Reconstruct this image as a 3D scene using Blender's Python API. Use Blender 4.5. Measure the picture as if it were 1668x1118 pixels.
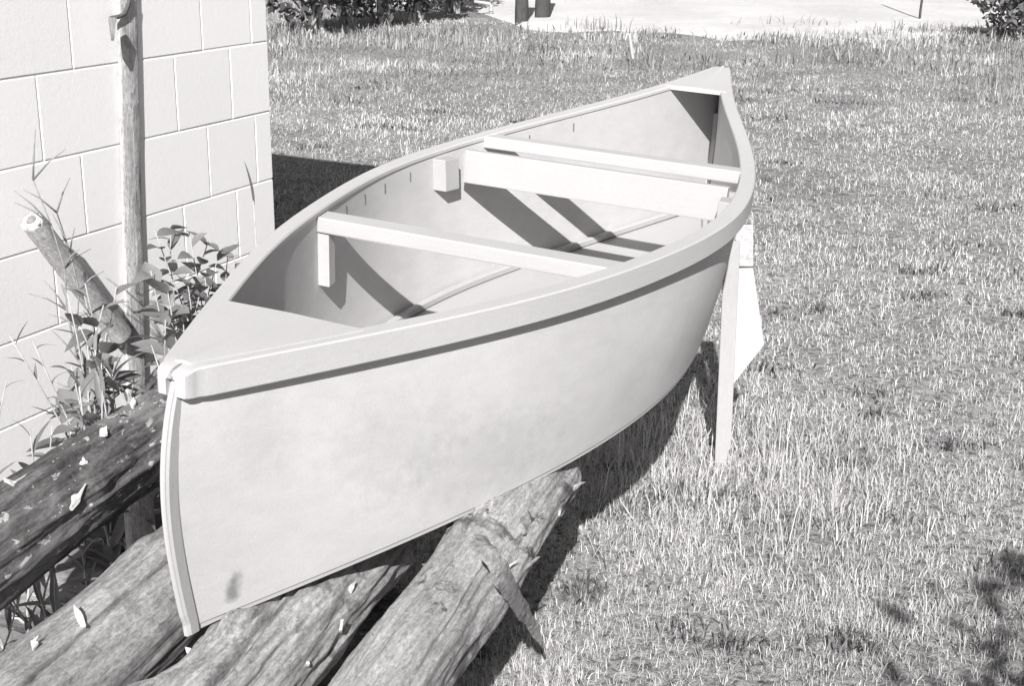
import bpy, bmesh, math, random
import numpy as np
from mathutils import Vector, Matrix, Euler

for o in list(bpy.data.objects): bpy.data.objects.remove(o)
SC = bpy.context.scene
COL = SC.collection
random.seed(4)
RNG = np.random.default_rng(11)

# ------------------------------------------------------------------ camera
CAM_H = 1.40
F_PX = 2200.0
RC = np.array([[0.999888346761, 0.014943025515, 0.0],
               [0.004666758374, -0.312268577091, 0.949982398325],
               [0.014195611217, -0.949876329714, -0.312303446782]])   # camera (right, down, forward) -> world
cam_d = bpy.data.cameras.new('camera'); cam = bpy.data.objects.new('camera', cam_d); COL.objects.link(cam)
cam_d.sensor_width = 36.0; cam_d.lens = 36.0 * F_PX / 1668.0
cam_d.clip_start = 0.05; cam_d.clip_end = 1500
M4 = Matrix([[RC[0, 0], -RC[0, 1], -RC[0, 2], 0], [RC[1, 0], -RC[1, 1], -RC[1, 2], 0],
             [RC[2, 0], -RC[2, 1], -RC[2, 2], CAM_H], [0, 0, 0, 1]])
cam.matrix_world = M4
SC.camera = cam

# ------------------------------------------------------------------ sky, sun, exposure
SUN_AZ = 3.0      # degrees the light travels away from straight ahead (+ = to the right)
SUN_EL = 35.5
w = bpy.data.worlds.new('World'); SC.world = w; w.use_nodes = True
nt = w.node_tree; nt.nodes.clear()
out = nt.nodes.new('ShaderNodeOutputWorld'); bg = nt.nodes.new('ShaderNodeBackground')
sky = nt.nodes.new('ShaderNodeTexSky'); sky.sky_type = 'NISHITA'; sky.sun_disc = False
sky.sun_elevation = math.radians(SUN_EL); sky.sun_rotation = math.radians(180 + SUN_AZ)
bw = nt.nodes.new('ShaderNodeRGBToBW')
nt.links.new(sky.outputs[0], bw.inputs[0]); nt.links.new(bw.outputs[0], bg.inputs[0])
bg.inputs[1].default_value = 0.055
nt.links.new(bg.outputs[0], out.inputs[0])
sd = bpy.data.lights.new('sun', 'SUN'); sd.energy = 4.2; sd.angle = math.radians(0.53); sd.color = (1.0, 0.985, 0.98)
sun = bpy.data.objects.new('sun', sd); COL.objects.link(sun)
trav = Vector((math.sin(math.radians(SUN_AZ)) * math.cos(math.radians(SUN_EL)),
               math.cos(math.radians(SUN_AZ)) * math.cos(math.radians(SUN_EL)), -math.sin(math.radians(SUN_EL))))
sun.rotation_euler = trav.to_track_quat('-Z', 'Y').to_euler(); sun.location = (1, -4, 6)
SC.view_settings.view_transform = 'Standard'; SC.view_settings.look = 'None'
SC.view_settings.gamma = 1.0; SC.view_settings.use_curve_mapping = False
SC.view_settings.exposure = 0.95
try: SC.cycles.max_bounces = 8; SC.cycles.diffuse_bounces = 5
except Exception: pass

# ------------------------------------------------------------------ helpers
def ray(x, y):
    return RC @ np.array([(x - 834.0) / F_PX, (y - 559.0) / F_PX, 1.0])
def at(x, y, t):               # a point of the place, measured from the photograph
    return Vector(ray(x, y) * t) + Vector((0, 0, CAM_H))
def smoothstep(a, b, x):
    t = np.clip((x - a) / (b - a), 0, 1); return t * t * (3 - 2 * t)
_H = RNG.random((64, 64, 64))
def vnoise(x, y, z=0.0):       # periodic value noise, 0..1
    x = np.asarray(x, float); y = np.asarray(y, float) + 0 * x; z = np.asarray(z, float) + 0 * x
    xi = np.floor(x).astype(int); yi = np.floor(y).astype(int); zi = np.floor(z).astype(int)
    fx, fy, fz = x - xi, y - yi, z - zi
    fx, fy, fz = [q * q * (3 - 2 * q) for q in (fx, fy, fz)]
    r = 0
    for a in (0, 1):
        for b in (0, 1):
            for c in (0, 1):
                r = r + _H[(xi + a) & 63, (yi + b) & 63, (zi + c) & 63] * (fx if a else 1 - fx) * (fy if b else 1 - fy) * (fz if c else 1 - fz)
    return r
def fbm(x, y, z=0.0, o=4):
    r = 0; a = .5; k = 1.0
    for i in range(o):
        r = r + a * vnoise(x * k + 7.1 * i, y * k + 3.7 * i, z * k + 1.9 * i if not np.isscalar(z) else z + 1.9 * i); a *= .5; k *= 2.03
    return r / (1 - .5 ** o)

def mesh_obj(name, verts, faces, mat=None, parent=None, smooth=False):
    me = bpy.data.meshes.new(name)
    me.from_pydata([tuple(v) for v in verts], [], faces)
    bm = bmesh.new(); bm.from_mesh(me); bmesh.ops.recalc_face_normals(bm, faces=bm.faces); bm.to_mesh(me); bm.free()
    if smooth: me.polygons.foreach_set('use_smooth', [True] * len(me.polygons))
    return link(name, me, mat, parent)
def link(name, me, mat=None, parent=None):
    o = bpy.data.objects.new(name, me); COL.objects.link(o)
    if mat and len(me.materials) == 0: me.materials.append(mat)
    if parent: o.parent = parent
    return o
def empty(name, loc=(0, 0, 0)):
    o = bpy.data.objects.new(name, None); COL.objects.link(o); o.location = loc; o.empty_display_size = .1; return o
def tag(o, label=None, cat=None, group=None, kind=None):
    if label: o['label'] = label
    if cat: o['category'] = cat
    if group: o['group'] = group
    if kind: o['kind'] = kind
    return o
def bulk_mesh(name, V, Fi, sizes, mat, attr=None):
    """fast mesh: V (n,3), Fi flat loop indices, sizes per-face vertex count"""
    me = bpy.data.meshes.new(name)
    me.vertices.add(len(V)); me.vertices.foreach_set('co', V.astype(np.float32).ravel())
    me.loops.add(len(Fi)); me.loops.foreach_set('vertex_index', Fi.astype(np.int32))
    me.polygons.add(len(sizes)); st = np.concatenate([[0], np.cumsum(sizes)[:-1]])
    me.polygons.foreach_set('loop_start', st.astype(np.int32))
    try: me.polygons.foreach_set('loop_total', sizes.astype(np.int32))
    except Exception: pass
    me.update(calc_edges=True)
    if attr is not None:
        a = me.attributes.new('tint', 'FLOAT', 'POINT'); a.data.foreach_set('value', attr.astype(np.float32))
    me.materials.append(mat)
    return me
def box(name, cx, cy, cz, sx, sy, sz, mat, parent=None, bev=0.0):
    bm = bmesh.new(); bmesh.ops.create_cube(bm, size=1)
    for v in bm.verts: v.co = Vector((cx + v.co.x * sx, cy + v.co.y * sy, cz + v.co.z * sz))
    if bev: bmesh.ops.bevel(bm, geom=list(bm.edges), offset=bev, segments=2, affect='EDGES', profile=.6)
    me = bpy.data.meshes.new(name); bm.to_mesh(me); bm.free()
    return link(name, me, mat, parent)
def hexa(name, pts, mat, parent=None, bev=0.0):   # 8 corners: bottom loop 4, top loop 4
    bm = bmesh.new(); vs = [bm.verts.new(p) for p in pts]
    for f in ((3, 2, 1, 0), (4, 5, 6, 7), (0, 1, 5, 4), (1, 2, 6, 5), (2, 3, 7, 6), (3, 0, 4, 7)): bm.faces.new([vs[i] for i in f])
    bmesh.ops.recalc_face_normals(bm, faces=bm.faces)
    if bev: bmesh.ops.bevel(bm, geom=list(bm.edges), offset=bev, segments=2, affect='EDGES', profile=.6)
    me = bpy.data.meshes.new(name); bm.to_mesh(me); bm.free()
    return link(name, me, mat, parent)
def tube(name, pts, radii, mat, parent=None, seg=8, smooth=True):
    pts = [Vector(p) for p in pts]; V = []; F = []
    n = len(pts)
    for i, p in enumerate(pts):
        d = (pts[min(i + 1, n - 1)] - pts[max(i - 1, 0)]).normalized()
        a = d.orthogonal().normalized() if i == 0 else (a - d * a.dot(d)).normalized()
        b = d.cross(a); r = radii[i] if hasattr(radii, '__len__') else radii
        for k in range(seg):
            t = 2 * math.pi * k / seg; V.append(p + a * (r * math.cos(t)) + b * (r * math.sin(t)))
    for i in range(n - 1):
        for k in range(seg):
            F.append((i * seg + k, i * seg + (k + 1) % seg, (i + 1) * seg + (k + 1) % seg, (i + 1) * seg + k))
    F.append(tuple(range(seg - 1, -1, -1))); F.append(tuple((n - 1) * seg + k for k in range(seg)))
    return mesh_obj(name, V, F, mat, parent, smooth)

# ------------------------------------------------------------------ materials (a monochrome place: every colour is a grey)
TINT = (1.0, 0.985, 0.985)
def mat_new(name, rough=.7, spec=.25):
    m = bpy.data.materials.new(name); m.use_nodes = True
    b = m.node_tree.nodes['Principled BSDF']; b.inputs['Roughness'].default_value = rough
    b.inputs['Specular IOR Level'].default_value = spec
    return m, m.node_tree, b
def N(nt, t, **kw):
    n = nt.nodes.new(t)
    for k, v in kw.items():
        if k in n.inputs.keys() if hasattr(n.inputs, 'keys') else False: n.inputs[k].default_value = v
    return n
def noise(nt, scale, detail=4, rough=.55, coord=None, stretch=None, dist=0.0):
    n = nt.nodes.new('ShaderNodeTexNoise'); n.inputs['Scale'].default_value = scale; n.inputs['Detail'].default_value = detail
    n.inputs['Roughness'].default_value = rough; n.inputs['Distortion'].default_value = dist
    if coord is not None:
        if stretch:
            mp = nt.nodes.new('ShaderNodeMapping'); mp.inputs['Scale'].default_value = stretch
            if len(stretch) > 3: pass
            nt.links.new(coord, mp.inputs[0]); nt.links.new(mp.outputs[0], n.inputs['Vector'])
        else: nt.links.new(coord, n.inputs['Vector'])
    return n.outputs['Fac']
def ramp(nt, fac, stops):
    r = nt.nodes.new('ShaderNodeValToRGB'); e = r.color_ramp.elements
    while len(e) < len(stops): e.new(.5)
    for i, (p, v) in enumerate(stops): e[i].position = p; e[i].color = (v, v, v, 1)
    nt.links.new(fac, r.inputs[0]); return r.outputs[0]
def math_n(nt, op, a, b=None, clamp=False):
    n = nt.nodes.new('ShaderNodeMath'); n.operation = op; n.use_clamp = clamp
    for i, v in enumerate((a, b)):
        if v is None: continue
        if isinstance(v, (int, float)): n.inputs[i].default_value = v
        else: nt.links.new(v, n.inputs[i])
    return n.outputs[0]
def lerp_n(nt, f, a, b):
    n = nt.nodes.new('ShaderNodeMix'); n.data_type = 'FLOAT'
    for k, v in ((0, f), (2, a), (3, b)):
        if isinstance(v, (int, float)): n.inputs[k].default_value = v
        else: nt.links.new(v, n.inputs[k])
    return n.outputs[0]
def grey(nt, val, bsdf):
    c = nt.nodes.new('ShaderNodeVectorMath'); c.operation = 'SCALE'; c.inputs[0].default_value = TINT
    nt.links.new(val, c.inputs['Scale']); nt.links.new(c.outputs[0], bsdf.inputs['Base Color'])
def bump(nt, h, bsdf, strength=.3, dist=.01):
    b = nt.nodes.new('ShaderNodeBump'); b.inputs['Strength'].default_value = strength; b.inputs['Distance'].default_value = dist
    nt.links.new(h, b.inputs['Height']); nt.links.new(b.outputs[0], bsdf.inputs['Normal'])
def coords(nt, which='Object'):
    return nt.nodes.new('ShaderNodeTexCoord').outputs[which]

def painted_wood(name, base, mottle=.07, grain_stretch=(1.2, 22, 22), rough=.6, stain=None, speck=.085):
    m, nt, b = mat_new(name, rough, .3)
    co = coords(nt)
    g = noise(nt, 5, 6, .65, co, grain_stretch)
    c = noise(nt, 3.2, 5, .6, co)
    d = noise(nt, 420, 2, .7, co)
    v = math_n(nt, 'MULTIPLY', math_n(nt, 'SUBTRACT', g, .5), mottle * 2.0)
    v = math_n(nt, 'ADD', v, math_n(nt, 'MULTIPLY', math_n(nt, 'SUBTRACT', c, .5), mottle * 3.6))
    v = math_n(nt, 'ADD', v, math_n(nt, 'MULTIPLY', math_n(nt, 'SUBTRACT', d, .5), speck * 4.0))
    v = math_n(nt, 'ADD', v, 1.0)
    v = math_n(nt, 'MULTIPLY', v, base)
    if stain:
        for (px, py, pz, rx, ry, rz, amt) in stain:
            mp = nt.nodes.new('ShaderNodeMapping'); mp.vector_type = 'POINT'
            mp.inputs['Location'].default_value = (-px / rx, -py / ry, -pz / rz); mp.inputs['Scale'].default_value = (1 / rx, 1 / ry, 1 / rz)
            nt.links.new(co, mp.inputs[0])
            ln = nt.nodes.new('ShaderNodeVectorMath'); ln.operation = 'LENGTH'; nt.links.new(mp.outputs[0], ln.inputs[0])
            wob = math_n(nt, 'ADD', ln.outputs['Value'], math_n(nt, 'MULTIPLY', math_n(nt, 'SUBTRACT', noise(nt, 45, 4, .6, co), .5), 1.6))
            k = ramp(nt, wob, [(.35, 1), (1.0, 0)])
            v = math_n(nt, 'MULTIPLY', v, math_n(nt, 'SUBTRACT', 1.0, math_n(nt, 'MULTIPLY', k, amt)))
    grey(nt, v, b)
    bump(nt, math_n(nt, 'ADD', g, math_n(nt, 'MULTIPLY', d, .4)), b, .12, .004)
    return m
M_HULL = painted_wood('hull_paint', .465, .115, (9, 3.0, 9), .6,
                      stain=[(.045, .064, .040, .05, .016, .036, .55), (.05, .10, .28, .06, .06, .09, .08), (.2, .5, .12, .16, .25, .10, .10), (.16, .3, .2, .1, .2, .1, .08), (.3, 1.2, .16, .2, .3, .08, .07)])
M_INNER = painted_wood('plywood_floor', .395, .05, (14, 2.0, 14), .62)
M_TRIM = painted_wood('trim_paint', .425, .05, (20, 2.0, 20), .5)
M_CROSS = painted_wood('crosspiece_paint', .415, .05, (2.0, 20, 20), .5)
M_SEAT = painted_wood('seat_paint', .36, .03, (2.0, 20, 20), .5)
M_STEM = painted_wood('stem_wood', .34, .10, (30, 30, 4), .65)
M_STAKE = painted_wood('stake_wood', .33, .10, (30, 30, 3), .75)
M_OFF = painted_wood('offcut_paint', .40, .04, (10, 10, 2), .55)

def wall_paint():
    m, nt, b = mat_new('block_paint', .8, .2)
    co = coords(nt, 'Generated'); ob = coords(nt)
    c = noise(nt, 3, 5, .6, ob); d = noise(nt, 260, 3, .7, ob)
    oi = nt.nodes.new('ShaderNodeObjectInfo')
    v = math_n(nt, 'ADD', .79, math_n(nt, 'MULTIPLY', math_n(nt, 'SUBTRACT', c, .5), .06))
    v = math_n(nt, 'ADD', v, math_n(nt, 'MULTIPLY', math_n(nt, 'SUBTRACT', oi.outputs['Random'], .5), .03))
    v = math_n(nt, 'ADD', v, math_n(nt, 'MULTIPLY', math_n(nt, 'SUBTRACT', d, .5), .12))
    grey(nt, v, b); bump(nt, math_n(nt, 'ADD', d, math_n(nt, 'MULTIPLY', noise(nt, 60, 4, .6, ob), 1.2)), b, .11, .004)
    return m
M_WALL = wall_paint()
def flat_noise(name, lo, hi, scale, rough=.85, bs=.3, bd=.01, spec=.15):
    m, nt, b = mat_new(name, rough, spec); co = coords(nt)
    n = noise(nt, scale, 7, .65, co); grey(nt, ramp(nt, n, [(.3, lo), (.7, hi)]), b); bump(nt, n, b, bs, bd); return m
M_MORTAR = flat_noise('mortar', .72, .80, 60, .9)
M_ROOF = flat_noise('roof_felt', .10, .16, 30)

def log_mat(name, dark, light, moss=.0, fleck=.0, patch=.0, bmp=.5, st=11, fth=.635):
    """local X runs along the log"""
    m, nt, b = mat_new(name, .85, .15); co = coords(nt)
    fibre = noise(nt, 9, 8, .68, co, (1.3, st, st), .15)
    big = noise(nt, 5, 5, .6, co, (.6, 1, 1))
    fine = noise(nt, 210, 5, .75, co, (.4, 1, 1))
    v = ramp(nt, fibre, [(.32, dark), (.52, (dark + light) / 2), (.70, light)])
    v = math_n(nt, 'MULTIPLY', v, ramp(nt, big, [(.3, .68), (.7, 1.22)]))
    v = math_n(nt, 'MULTIPLY', v, ramp(nt, fine, [(.3, .55), (.7, 1.4)]))
    if patch:   # rotten dark blotches and bark left on
        pb = noise(nt, 11, 6, .7, co, (.7, 1, 1), .6)
        v = lerp_n(nt, ramp(nt, pb, [(.56, 0), (.64, patch)]), v, .07)
        pc = noise(nt, 26, 5, .7, co, (.8, 1, 1), .8)
        v = lerp_n(nt, ramp(nt, pc, [(.60, 0), (.66, patch)]), v, .05)
    if moss:
        pm = noise(nt, 7, 6, .7, co, (.8, 1, 1), .5)
        v = lerp_n(nt, ramp(nt, pm, [(.50, 0), (.60, moss)]), v, .26)
    if fleck:
        pf = noise(nt, 55, 4, .65, co, (.5, 1, 1), .5)
        v = lerp_n(nt, ramp(nt, pf, [(fth, 0), (fth + .025, fleck)]), v, .55)
    grey(nt, v, b)
    bump(nt, math_n(nt, 'ADD', math_n(nt, 'MULTIPLY', fibre, 1.0), math_n(nt, 'MULTIPLY', fine, .5)), b, bmp, .006)
    return m
M_BARK = log_mat('bark', .045, .175, .55, .75, 0, .8, 5, .605)
M_LOGB = log_mat('weathered_wood', .20, .37, 0, .25, .35)
M_LOGC = log_mat('split_weathered_wood', .19, .42, 0, .4, .5)
M_LOGD = log_mat('blotched_wood', .20, .41, 0, .3, .9)
M_POST = log_mat('grey_post_wood', .40, .58, 0, .2, .35)
M_DPOST = log_mat('dark_post_wood', .04, .10)
M_CHIP = flat_noise('pale_chip', .42, .66, 60)
M_STRIP = flat_noise('bark_strip', .12, .36, 70, .85, .9)
M_BEND = flat_noise('dark_bend', .06, .14, 50)

def grass_mat(name, k=1.0):
    m, nt, b = mat_new(name, .55, .25)
    a = nt.nodes.new('ShaderNodeAttribute'); a.attribute_name = 'tint'
    v = math_n(nt, 'MULTIPLY', a.outputs['Fac'], k)
    grey(nt, v, b)
    tr = nt.nodes.new('ShaderNodeBsdfTranslucent'); mx = nt.nodes.new('ShaderNodeMixShader'); mx.inputs[0].default_value = .22
    c = nt.nodes.new('ShaderNodeVectorMath'); c.operation = 'SCALE'; c.inputs[0].default_value = TINT
    nt.links.new(v, c.inputs['Scale']); nt.links.new(c.outputs[0], tr.inputs[0])
    o = nt.nodes['Material Output']; nt.links.new(b.outputs[0], mx.inputs[1]); nt.links.new(tr.outputs[0], mx.inputs[2]); nt.links.new(mx.outputs[0], o.inputs[0])
    return m
M_GRASS = grass_mat('dry_grass')
def leaf_mat(name, lo, hi):
    m, nt, b = mat_new(name, .45, .4); co = coords(nt, 'Generated'); oi = nt.nodes.new('ShaderNodeObjectInfo')
    n = noise(nt, 6, 4, .6, co)
    v = math_n(nt, 'ADD', lo, math_n(nt, 'MULTIPLY', math_n(nt, 'ADD', math_n(nt, 'MULTIPLY', n, .5), math_n(nt, 'MULTIPLY', oi.outputs['Random'], .6)), hi - lo))
    grey(nt, v, b)
    tr = nt.nodes.new('ShaderNodeBsdfTranslucent'); mx = nt.nodes.new('ShaderNodeMixShader'); mx.inputs[0].default_value = .25
    nt.links.new(v, tr.inputs[0]); o = nt.nodes['Material Output']
    nt.links.new(b.outputs[0], mx.inputs[1]); nt.links.new(tr.outputs[0], mx.inputs[2]); nt.links.new(mx.outputs[0], o.inputs[0])
    return m
M_LEAF = leaf_mat('weed_leaf', .08, .28)
M_STEMG = flat_noise('weed_stem', .28, .45, 40)
M_TWIG = flat_noise('dead_twig', .16, .3, 60)
M_SHRUB = leaf_mat('shrub_leaf', .06, .16)

def ground_mat():
    m, nt, b = mat_new('turf', .95, .1); co = coords(nt)
    a = noise(nt, 1.1, 6, .65, co); c = noise(nt, 38, 5, .75, co); d = noise(nt, .22, 5, .6, co)
    v = ramp(nt, c, [(.36, .08), (.5, .31), (.70, .50)])
    v = math_n(nt, 'MULTIPLY', v, ramp(nt, a, [(.3, .75), (.7, 1.2)]))
    v = math_n(nt, 'MULTIPLY', v, ramp(nt, d, [(.3, .85), (.7, 1.12)]))
    grey(nt, v, b); bump(nt, c, b, .8, .03); return m
M_GROUND = ground_mat()
def hay_mat():
    m, nt, b = mat_new('pale_stubble', .95, .1); co = coords(nt)
    c = noise(nt, 14, 6, .75, co, (.6, 1.6, 1)); a = noise(nt, .8, 5, .6, co)
    v = math_n(nt, 'MULTIPLY', ramp(nt, c, [(.3, .46), (.7, .66)]), ramp(nt, a, [(.3, .86), (.7, 1.1)]))
    grey(nt, v, b); bump(nt, c, b, .5, .03); return m
M_HAY = hay_mat()

# ------------------------------------------------------------------ ground
def ground_z(x, y):
    near = np.exp(-((x + .1) ** 2 + (y - 2.2) ** 2) / 2.2)
    return (fbm(x * .5 + 9, y * .5 + 4, 0.0, 3) - .5) * .10 * (1 - near) + (fbm(x * 2.2, y * 2.2, 3.0, 3) - .5) * .035 * (1 - .6 * near)
xs = np.concatenate([-np.geomspace(300, 6.2, 22), np.linspace(-6, 6, 121), np.geomspace(6.2, 300, 22)])
ys = np.concatenate([-np.geomspace(120, 1.4, 14), np.linspace(-1.2, 12, 133), np.geomspace(12.4, 600, 40)])
XX, YY = np.meshgrid(xs, ys, indexing='ij')
ZZ = ground_z(XX, YY)
nx, ny = XX.shape
V = np.stack([XX, YY, ZZ], -1).reshape(-1, 3)
I = np.arange(nx * ny).reshape(nx, ny)
Fq = np.stack([I[:-1, :-1], I[1:, :-1], I[1:, 1:], I[:-1, 1:]], -1).reshape(-1, 4)
me = bulk_mesh('ground', V, Fq.ravel(), np.full(len(Fq), 4), M_GROUND)
me.polygons.foreach_set('use_smooth', [True] * len(me.polygons))
tag(link('ground', me), 'rough turf ground running back from the canoe', kind='structure')

# pale cut field beyond the rough grass
V = []; F = []
n = 80
for i in range(n + 1):
    x = -2.0 + 42 * i / n
    y0 = 14.9 + .10 * (x - .8) + 1.5 * (vnoise(np.array(x * .9), 2.0) - .5) + .5 * (vnoise(np.array(x * 4), 5.0) - .5) + (1.5 - min(1.5, max(0, x + 1))) * 3
    for j in range(13):
        y = y0 + (70 - y0) * (j / 12) ** 2
        V.append((x, y, float(ground_z(np.array(x), np.array(y))) + (-.03, .02)[j] if j < 2 else float(ground_z(np.array(x), np.array(y))) + .055))
for i in range(n):
    for j in range(12):
        a = i * 13 + j; F.append((a, a + 13, a + 14, a + 1))
tag(mesh_obj('field', V, F, M_HAY, None, True), 'pale cut field beyond the rough grass', kind='structure')

# ------------------------------------------------------------------ block building
wall_dir = Vector((0.4194, 0.9078, 0)); wall_nrm = Vector((0.9078, -0.4194, 0))     # along the wall; out of its face
Z0 = 2.8
O = Vector(ray(0, 200) * Z0); O.z = 0
U_COR = 0.962
corner = O + wall_dir * U_COR
WALL_H = 2.36
bl = empty('block_building', corner)
bl.rotation_euler = (0, 0, math.atan2(wall_dir.y, wall_dir.x))      # local +x along wall away from camera, local +y = left of it (into the building)
tag(bl, 'white painted concrete block building behind the logs', 'building')
WL = 5.6; WD = 4.0
wcore = box('wall', -WL / 2, .1005, WALL_H / 2 + .0, WL - .012, .20, WALL_H, M_MORTAR, bl)
ew = box('wall', -.12, WD / 2 + .206, WALL_H / 2, .22, WD, WALL_H, M_WALL, bl)
box('wall', -WL + .12, WD / 2 + .206, WALL_H / 2, .22, WD, WALL_H, M_WALL, bl)
box('roof', -WL / 2, WD / 2 + .1, WALL_H + .06, WL + .02, WD + .3, .115, M_ROOF, bl)
COURSE = .1855
zA = CAM_H - .369                  # one measured bed joint
z0c = zA - COURSE * math.floor(zA / COURSE)
ev = [0, .073, .279]; od = [0, .17, .392]
for r in range(-1, 13):
    zb = z0c + r * COURSE; zt = zb + COURSE
    zb = max(zb, 0.0); zt = min(zt, WALL_H - .004)
    if zt - zb < .03: continue
    # the course just above zA is 'even'
    even = (round((z0c + r * COURSE - zA) / COURSE) % 2 == 0)
    js = list(ev if even else od)
    while js[-1] < WL - .1: js.append(js[-1] + .458)
    js[-1] = min(js[-1], WL)
    for a, b_ in zip(js[:-1], js[1:]):
        if b_ - a < .03: continue
        j = .0028; jit = random.uniform(-.0012, .0012)
        pro = .0014 + jit * .4
        hexa('block', [(-b_ + j, .05, zb + j), (-a - j, .05, zb + j), (-a - j, -pro, zb + j), (-b_ + j, -pro, zb + j),
                       (-b_ + j, .05, zt - j), (-a - j, .05, zt - j), (-a - j, -pro + random.uniform(-.0004, .0004), zt - j), (-b_ + j, -pro, zt - j)], M_WALL, wcore, bev=.0012)

# ------------------------------------------------------------------ logs
def log_thing(name, P0, P1, r0, r1, mat, label, seed, cracks=(), knots=(), lump=.008, rough=.004, bend=.0, group=None, taper_end=None, nseg=200, nlen=190):
    P0 = Vector(P0); P1 = Vector(P1); L = (P1 - P0).length
    d = (P1 - P0).normalized(); q = d.to_track_quat('X', 'Z')
    u = np.linspace(0, 1, nlen); th = np.linspace(0, 2 * np.pi, nseg, endpoint=False)
    U, T = np.meshgrid(u, th, indexing='ij')
    R = r0 + (r1 - r0) * U
    cx, sy = np.cos(T), np.sin(T)
    R = R + lump * 2 * (fbm(U * L * 4 + seed, cx * 1.2 + 5, sy * 1.2 + seed, 3) - .5)
    R = R + rough * 2 * (fbm(U * L * 9 + seed, cx * 7 + 15, sy * 7 + seed, 4) - .5)
    for (uk, tk, rk, hk) in knots:
        dx = (U - uk) * L; dt = (np.angle(np.exp(1j * (T - tk)))) * r0
        R = R + hk * np.exp(-(dx ** 2 + dt ** 2) / rk ** 2)
    for (ua, ub, ta, tb, wd, dp) in cracks:
        k = np.clip((U - ua) / (ub - ua), 0, 1)
        t0 = ta + (tb - ta) * k + .22 * (fbm(U * L * 5 + seed * 3 + ta, U * 0 + 2.2, 0.0, 3) - .5)
        dt = np.angle(np.exp(1j * (T - t0))) * r0
        inside = smoothstep(ua, ua + .08, U) * (1 - smoothstep(ub - .08, ub, U))
        R = R - dp * inside * np.exp(-(dt / wd) ** 2)
    if taper_end:
        ue, fr = taper_end
        R = R * (1 - (1 - fr) * smoothstep(ue, 1.0, U) * (.75 + .5 * fbm(cx * 2, sy * 2, seed, 2)))
    bx = bend * np.sin(np.pi * U)
    endj = (U > .999) * 0.03 * (fbm(cx * 3 + 3, sy * 3, seed, 3) - .5) - (U < .001) * 0.02 * (fbm(cx * 3 + 3, sy * 3, seed, 3) - .5)
    V = np.stack([U * L + endj, R * cx, R * sy + bx], -1).reshape(-1, 3)
    I = np.arange(nlen * nseg).reshape(nlen, nseg); J = np.roll(I, -1, 1)
    Fq = np.stack([I[:-1], J[:-1], J[1:], I[1:]], -1).reshape(-1, 4)
    # caps
    V = np.concatenate([V, [[0.004, 0, 0], [L - .004, 0, 0]]]); c0, c1 = len(V) - 2, len(V) - 1
    cap0 = np.stack([np.full(nseg, c0), J[0], I[0]], -1); cap1 = np.stack([np.full(nseg, c1), I[-1], J[-1]], -1)
    Fi = np.concatenate([Fq.ravel(), cap0.ravel(), cap1.ravel()])
    sz = np.concatenate([np.full(len(Fq), 4), np.full(2 * nseg, 3)])
    me = bulk_mesh(name, V, Fi, sz, mat); me.flip_normals() if False else None
    sm = np.ones(len(sz), bool); sm[len(Fq):] = False; me.polygons.foreach_set('use_smooth', sm)
    root = empty(name, P0); root.rotation_mode = 'QUATERNION'; root.rotation_quaternion = q
    link('trunk', me, None, root)
    tag(root, label, 'log', group)
    def surf(uu, t, off=0.0):
        r_ = r0 + (r1 - r0) * uu + off
        return Vector((uu * L, r_ * math.cos(t), r_ * math.sin(t) + bend * math.sin(math.pi * uu)))
    return root, surf, L
def dir_pts(mid, az, back, fwd, dz=0.0):
    d = Vector((math.sin(math.radians(az)), math.cos(math.radians(az)), dz)); mid = Vector(mid)
    return mid - d * back, mid + d * fwd
def chip(root, surf, uu, t, ln, wd, rot, mat=None, lift=.004):
    p = surf(uu, t, -.002); n = Vector((0, math.cos(t), math.sin(t)))
    ax = Vector((1, 0, 0)); tg = n.cross(ax).normalized()
    a = (ax * math.cos(rot) + tg * math.sin(rot)); b = n.cross(a)
    pts = [(a_ + random.uniform(-.15, .15), b__ + random.uniform(-.15, .15)) for a_, b__ in ((-.5, -.3), (-.15, -.42), (.1, -.2), (.55, -.05), (.15, .18), (-.1, .42), (-.4, .2))]
    V = []; k = len(pts)
    for lo in (0, 1):
        for i, (x, y) in enumerate(pts):
            V.append(p + a * (x * ln) + b * (y * wd) + n * ((.0 if lo == 0 else .005) + lift * (x + .5) * 2 + random.uniform(0, .002)))
    F = [tuple(range(k - 1, -1, -1)), tuple(range(k, 2 * k))] + [(i, (i + 1) % k, k + (i + 1) % k, k + i) for i in range(k)]
    return mesh_obj('wood_chip', V, F, mat or M_CHIP, root)

# dark bark log, high, left of the bow
a0, a1 = dir_pts((-.690, 2.04, CAM_H - .92), 15.7, 1.35, .95)
logA, sA, LA = log_thing('log', a0, a1, .088, .062, M_BARK, 'dark bark-covered log with pale lichen flecks, lying against the grey post', 3,
        cracks=[(.33, .98, 1.9, 1.75, .0045, .010), (.2, .75, 1.2, 1.15, .003, .005)], knots=[(.55, 2.75, .03, .012), (.45, .9, .03, .008)], lump=.007, rough=.010)
for args in ((.525, 2.62, .050, .020, .4), (.60, 1.75, .022, .016, .2), (.64, 2.72, .02, .03, 1.2), (.50, 1.55, .016, .012, 2), (.66, 1.35, .02, .012, .3), (.555, 2.1, .014, .012, 1)):
    chip(logA, sA, *args)
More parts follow.
